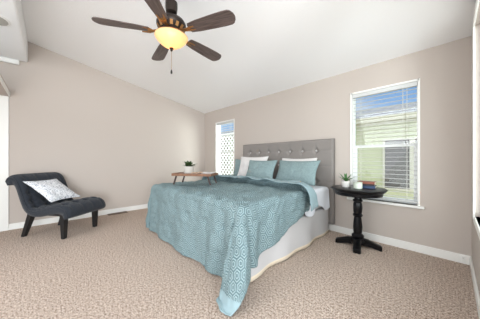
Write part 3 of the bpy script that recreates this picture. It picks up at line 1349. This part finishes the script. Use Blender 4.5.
rings = []
for j in range(NP + 1):
    # parametrise directly in y for even quads
    c = cen[j]
    rings.append([chair_pt(usamp(k), j / NP) for k in range(NU)])
up = MB().loft(rings).build('upholstery', M['chairfab'], ch, smooth=180)
for (ty, tq) in tuftc:
    i = min(range(NP + 1), key=lambda q: abs(cum[q] / TOT - tq))
    c = cen[i]
    tg = (cen[i + 1] - cen[i - 1]).normalized()
    nr = Vector((tg.y, -tg.x))
    h = thick(tq) - .036
    p = Vector((c.x + nr.x * h, ty, c.y + nr.y * h))
    mtx = Vector((nr.x, 0, nr.y)).to_track_quat('Z', 'Y').to_matrix().to_4x4()
    MB().lathe([(.013, -.002), (.013, .003), (.008, .007), (0, .008)], 12, mtx=mtx).build('button', M['chairfab'], up, smooth=60, loc=p)
for sy in (-1, 1):
    pts = []
    for i in range(4, int(NP * .97)):
        c = cen[i]
        tg = (cen[i + 1] - cen[i - 1]).normalized()
        nr = Vector((tg.y, -tg.x))
        h = thick(cum[i] / TOT) * .45
        pts.append((c.x + nr.x * h, sy * (CW - .004), c.y + nr.y * h))
    MB().tube(pts, .006, 6).build('piping', M['chairfab'], up, smooth=60)
# underframe below the seat
MB().box(-.20, .36, -.28, .28, .315, .345).build('seat_frame', M['legblack'], ch, bevel=.008)


def chair_leg(x0, y0, x1, y1, ztop, w0, w1):
    ringb = [(x0 + dx * w0, y0 + dy * w0, 0) for dx, dy in ((-1, -1), (1, -1), (1, 1), (-1, 1))]
    ringt = [(x1 + dx * w1, y1 + dy * w1, ztop) for dx, dy in ((-1, -1), (1, -1), (1, 1), (-1, 1))]
    return MB().loft([ringb, ringt]).build('leg', M['legblack'], ch, bevel=.004)


for sy in (-1, 1):
    chair_leg(.325, sy * .255, .325, sy * .255, .345, .024, .036)
    chair_leg(-.325, sy * .255, -.19, sy * .25, .345, .024, .036)

# cushion on the chair
cu = cushion(.48, .50, .12, 41).build('throw_pillow', M['scroll'], smooth=180)
rc = Matrix.Rotation(CHA, 4, 'Z')
P0 = rc @ Vector((.135, -.045, .505)) + Vector((CHX, CHY, 0))
# local X -> chair's width, local Z -> up the backrest
xa = rc @ Vector((0.10, -1, 0.0)).normalized()
za = rc @ Vector((-.82, -.05, .56)).normalized()
xa = (xa - za * xa.dot(za)).normalized()
ya_ = za.cross(xa)
mt = Matrix((xa, ya_, za)).transposed().to_4x4()
mt.translation = P0
cu.matrix_world = mt
tag(cu, 'white cushion with grey scroll print lying on the charcoal chair', 'cushion')

# ---------------------------------------------------------------- round pedestal table
TX, TY = -.825, 2.864
tb = empty('pedestal_table', (TX, TY, 0), 0, 'round black pedestal table with turned column between the bed and window', 'table')
MB().lathe([(0, .695), (.27, .695), (.285, .70), (.297, .71), (.300, .718), (.308, .722), (.312, .730), (.308, .738), (.298, .742), (0, .742)], 72).build('tabletop', M['black'], tb, smooth=30)
MB().lathe([(.262, .655), (.266, .66), (.27, .695)], 64).build('apron', M['black'], tb, smooth=30)
MB().lathe([(.055, .10), (.068, .115), (.07, .14), (.055, .155), (.045, .165), (.05, .18), (.053, .25), (.046, .33), (.04, .37), (.055, .385), (.057, .40), (.044, .415), (.05, .44), (.053, .49), (.05, .54), (.042, .56), (.056, .572), (.056, .588), (.04, .60), (.036, .62), (.05, .64), (.06, .66)], 36).build('column', M['black'], tb, smooth=40)
bs = MB().lathe([(0, .035), (.075, .035), (.085, .05), (.085, .085), (.07, .105), (0, .106)], 36).build('base_hub', M['black'], tb, smooth=40)
for k in range(4):
    a = R(14 + 90 * k)
    rg = []
    for (x, z0, z1, hw) in ((.06, .025, .105, .036), (.11, .025, .098, .038), (.16, .02, .08, .04), (.205, .008, .064, .042), (.24, 0, .054, .042), (.255, .0, .042, .032)):
        rg.append([(x, -hw, z0), (x, hw, z0), (x, hw, z1 - .008), (x, hw * .7, z1), (x, -hw * .7, z1), (x, -hw, z1 - .008)])
    MB().loft(rg).build('foot', M['black'], tb, smooth=35, rot=(0, 0, a))

ZTAB = .7425


def leaf_mesh(mb, L, wd, ang, elev, curl, base=(0, 0, 0), th=.004):
    """one tapering pointed leaf as a closed lens-section loft"""
    rings = []
    N = 7
    for i in range(N + 1):
        t = i / N
        e = elev - curl * t
        # integrate roughly along the arc
        r = sum(math.cos(elev - curl * (j + .5) / N) for j in range(i)) * L / N
        z = sum(math.sin(elev - curl * (j + .5) / N) for j in range(i)) * L / N
        w_ = wd * (math.sin(PI * (0.22 + .78 * t)) ** .8) * .5 if i < N else .0006
        tt = th * (1 - .8 * t)
        ctr = Vector((r, 0, z))
        upv = Vector((-math.sin(e), 0, math.cos(e)))
        ring = [ctr + Vector((0, -w_, 0)) + upv * tt, ctr - upv * tt, ctr + Vector((0, w_, 0)) + upv * tt, ctr + upv * tt * .3]
        m_ = Matrix.Translation(base) @ Matrix.Rotation(ang, 4, 'Z')
        rings.append([m_ @ p for p in ring])
    mb.loft(rings)


pl = empty('potted_succulent', (-.949, 2.814, ZTAB), 0, 'spiky green succulent in a white pot on the round black table', 'potted plant')
MB().lathe([(0, 0), (.044, 0), (.048, .004), (.056, .075), (.057, .08), (.052, .08), (.05, .068), (0, .068)], 36).build('pot', M['pot'], pl, smooth=40)
MB().lathe([(0, .0665), (.049, .0685), (.03, .074), (0, .076)], 24).build('soil', M['soil'], pl, smooth=40)
for i in range(13):
    mb = MB()
    ring_ = i % 3
    leaf_mesh(mb, [.135, .125, .11][ring_] * random.uniform(.9, 1.1), .026, 2 * PI * i / 13 * 2 + random.uniform(-.2, .2), R([38, 60, 78][ring_]), R([22, 16, 8][ring_]), (0, 0, .072), .005)
    mb.build('leaf', M['leaf'], pl, smooth=60)

cj = empty('candle_jar', (-.797, 2.770, ZTAB), 0, 'pale green candle jar in front of the stacked books on the black table', 'candle')
MB().lathe([(0, 0), (.044, 0), (.049, .005), (.05, .06), (.049, .066), (.046, .066)], 36).build('jar', M['candle'], cj, smooth=40)
MB().lathe([(0, .066), (.047, .066), (.0495, .068), (.0495, .078), (.047, .081), (0, .081)], 36).build('lid', M['wax'], cj, smooth=40)


def book(x, y, z, L, W, T, rz, cover, label):
    r = empty('book', (x, y, z), rz, label, 'book', 'books stacked on the round black table')
    c = MB()
    c.box(-L / 2, L / 2, -W / 2, W / 2, 0, .003).box(-L / 2, L / 2, -W / 2, W / 2, T - .003, T).box(-L / 2, L / 2, -W / 2, -W / 2 + .004, .003, T - .003)
    c.build('cover', cover, r, bevel=.0008)
    MB().box(-L / 2 + .004, L / 2 - .004, -W / 2 + .0045, W / 2 - .005, .0032, T - .0032).build('pages', M['paper'], r)
    return r


book(-.752, 2.94, ZTAB, .215, .15, .030, R(6), M['bookblue'], 'blue book at the bottom of the stack on the round black table')
book(-.757, 2.942, ZTAB + .0305, .205, .145, .022, R(8), M['bookdark'], 'dark book in the middle of the stack on the round black table')
book(-.742, 2.938, ZTAB + .053, .19, .13, .026, R(2), M['bookred'], 'rust brown book on top of the stack on the round black table')

# ---------------------------------------------------------------- bed tray
TRX, TRY, TRA = -2.539, 1.544, R(35)
ZBED = .752
tr = empty('bed_tray', (TRX, TRY, ZBED), TRA, 'wooden folding breakfast tray with splayed legs standing on the teal comforter', 'tray')
TL, TW, TH = .275, .15, .15
MB().box(-TL, TL, -TW, TW, TH - .012, TH - .004).build('tray_top', M['traywood'], tr, bevel=.002)
rim = MB()
rim.box(-TL, TL, -TW - .012, -TW - .0005, TH - .030, TH + .006).box(-TL, TL, TW + .0005, TW + .012, TH - .030, TH + .006)
rim.box(-TL - .012, -TL - .0005, -TW - .012, TW + .012, TH - .030, TH + .006).box(TL + .0005, TL + .012, -TW - .012, TW + .012, TH - .030, TH + .006)
rim.build('rim', M['traywood'], tr, bevel=.003)
for sx in (-1, 1):
    for sy in (-1, 1):
        lx, lyy = sx * (TL - .05), sy * (TW - .02)
        ox = sx * .045
        ringb = [(lx + ox + dx * .011, lyy + dy * .008, 0) for dx, dy in ((-1, -1), (1, -1), (1, 1), (-1, 1))]
        ringt = [(lx + dx * .011, lyy + dy * .008, TH - .0125) for dx, dy in ((-1, -1), (1, -1), (1, 1), (-1, 1))]
        MB().loft([ringb, ringt]).build('leg', M['traywood2'], tr, bevel=.002)

ZTR = ZBED + TH - .0035
rt = Matrix.Rotation(TRA, 4, 'Z')


def on_tray(x, y):
    p = rt @ Vector((x, y, 0))
    return (TRX + p.x, TRY + p.y, ZTR)


pp = empty('potted_plant', on_tray(-.115, .02), 0, 'small bushy plant in a pale ribbed pot on the wooden bed tray', 'potted plant')
pp.scale = (1.36, 1.36, 1.0)
rb = MB()
prof = [(.0, 0), (.046, 0), (.05, .006)]
for k in range(9):
    prof += [(.052, .010 + k * .010), (.050, .015 + k * .010)]
prof += [(.052, .103), (.046, .103), (.045, .09), (0, .09)]
rb.lathe(prof, 36).build('pot', M['potgrey'], pp, smooth=30)
for i in range(46):
    mb = MB()
    a = random.uniform(0, 2 * PI)
    leaf_mesh(mb, random.uniform(.055, .092), .034, a, R(random.uniform(12, 85)), R(random.uniform(0, 40)), (random.uniform(-.018, .018), random.uniform(-.018, .018), .093 + random.uniform(0, .012)), .003)
    mb.build('leaf', M['leafdark'], pp, smooth=60)

# open booklet and a folded napkin on the tray
bk = MB()
def page(sg):
    def fn(u, v):
        x = sg * u * .085
        z = .004 + .018 * math.sin(u * PI * .9) * (1 - .35 * u)
        return (x, (v - .5) * .13, z)
    return fn
bk.grid(page(1), 10, 4)
bk.grid(page(-1), 10, 4)
bo_ = bk.build('open_booklet', M['pinkpaper'], smooth=180)
md = bo_.modifiers.new('thick', 'SOLIDIFY')
md.thickness = .006
md.offset = 1
bo_.location = on_tray(.03, -.01)
bo_.rotation_euler = (0, 0, TRA + R(20))
tag(bo_, 'small tan open booklet lying beside the plant on the wooden bed tray', 'booklet')
nk = MB()
for k in range(3):
    nk.grid(lambda u, v, k=k: ((u - .5) * .16, (v - .5) * .13, .003 + k * .006 + .003 * math.sin(u * 7 + k)), 12, 6)
no = nk.build('napkin', M['whitepillow'], smooth=180)
md = no.modifiers.new('thick', 'SOLIDIFY')
md.thickness = .004
md.offset = 0
no.location = on_tray(.19, .02)
no.rotation_euler = (0, 0, TRA - R(6))
tag(no, 'folded white napkin at the window end of the wooden bed tray', 'napkin')

# ---------------------------------------------------------------- floor register
vx, vy = -4.69, 1.04
vr = empty('floor_vent', (vx, vy, 0), R(90), 'brown metal floor vent set in the carpet by the long bare wall', 'floor vent')
MB().box(-.17, .17, -.055, -.042, .0005, .012).box(-.17, .17, .042, .055, .0005, .012).box(-.17, -.155, -.042, .042, .0005, .012).box(.155, .17, -.042, .042, .0005, .012).build('frame', M['vent'], vr, bevel=.002)
lv = MB()
for k in range(14):
    x = -.145 + k * .0223
    lv.box(x - .003, x + .003, -.042, .042, .001, .009)
lv.build('louvers', M['vent'], vr)

# small bumper on the baseboard by the right corner
ds = MB().lathe([(.014, 0), (.014, .006), (.007, .01), (.006, .05), (.011, .053), (.011, .064), (0, .066)], 18, mtx=Matrix.Rotation(R(90), 4, 'X'))
dso = ds.build('door_stop', M['white'], smooth=40, loc=(.085, YB - BBT - .0005, .062))
tag(dso, 'small white door stop on the baseboard near the right corner', 'door stop')
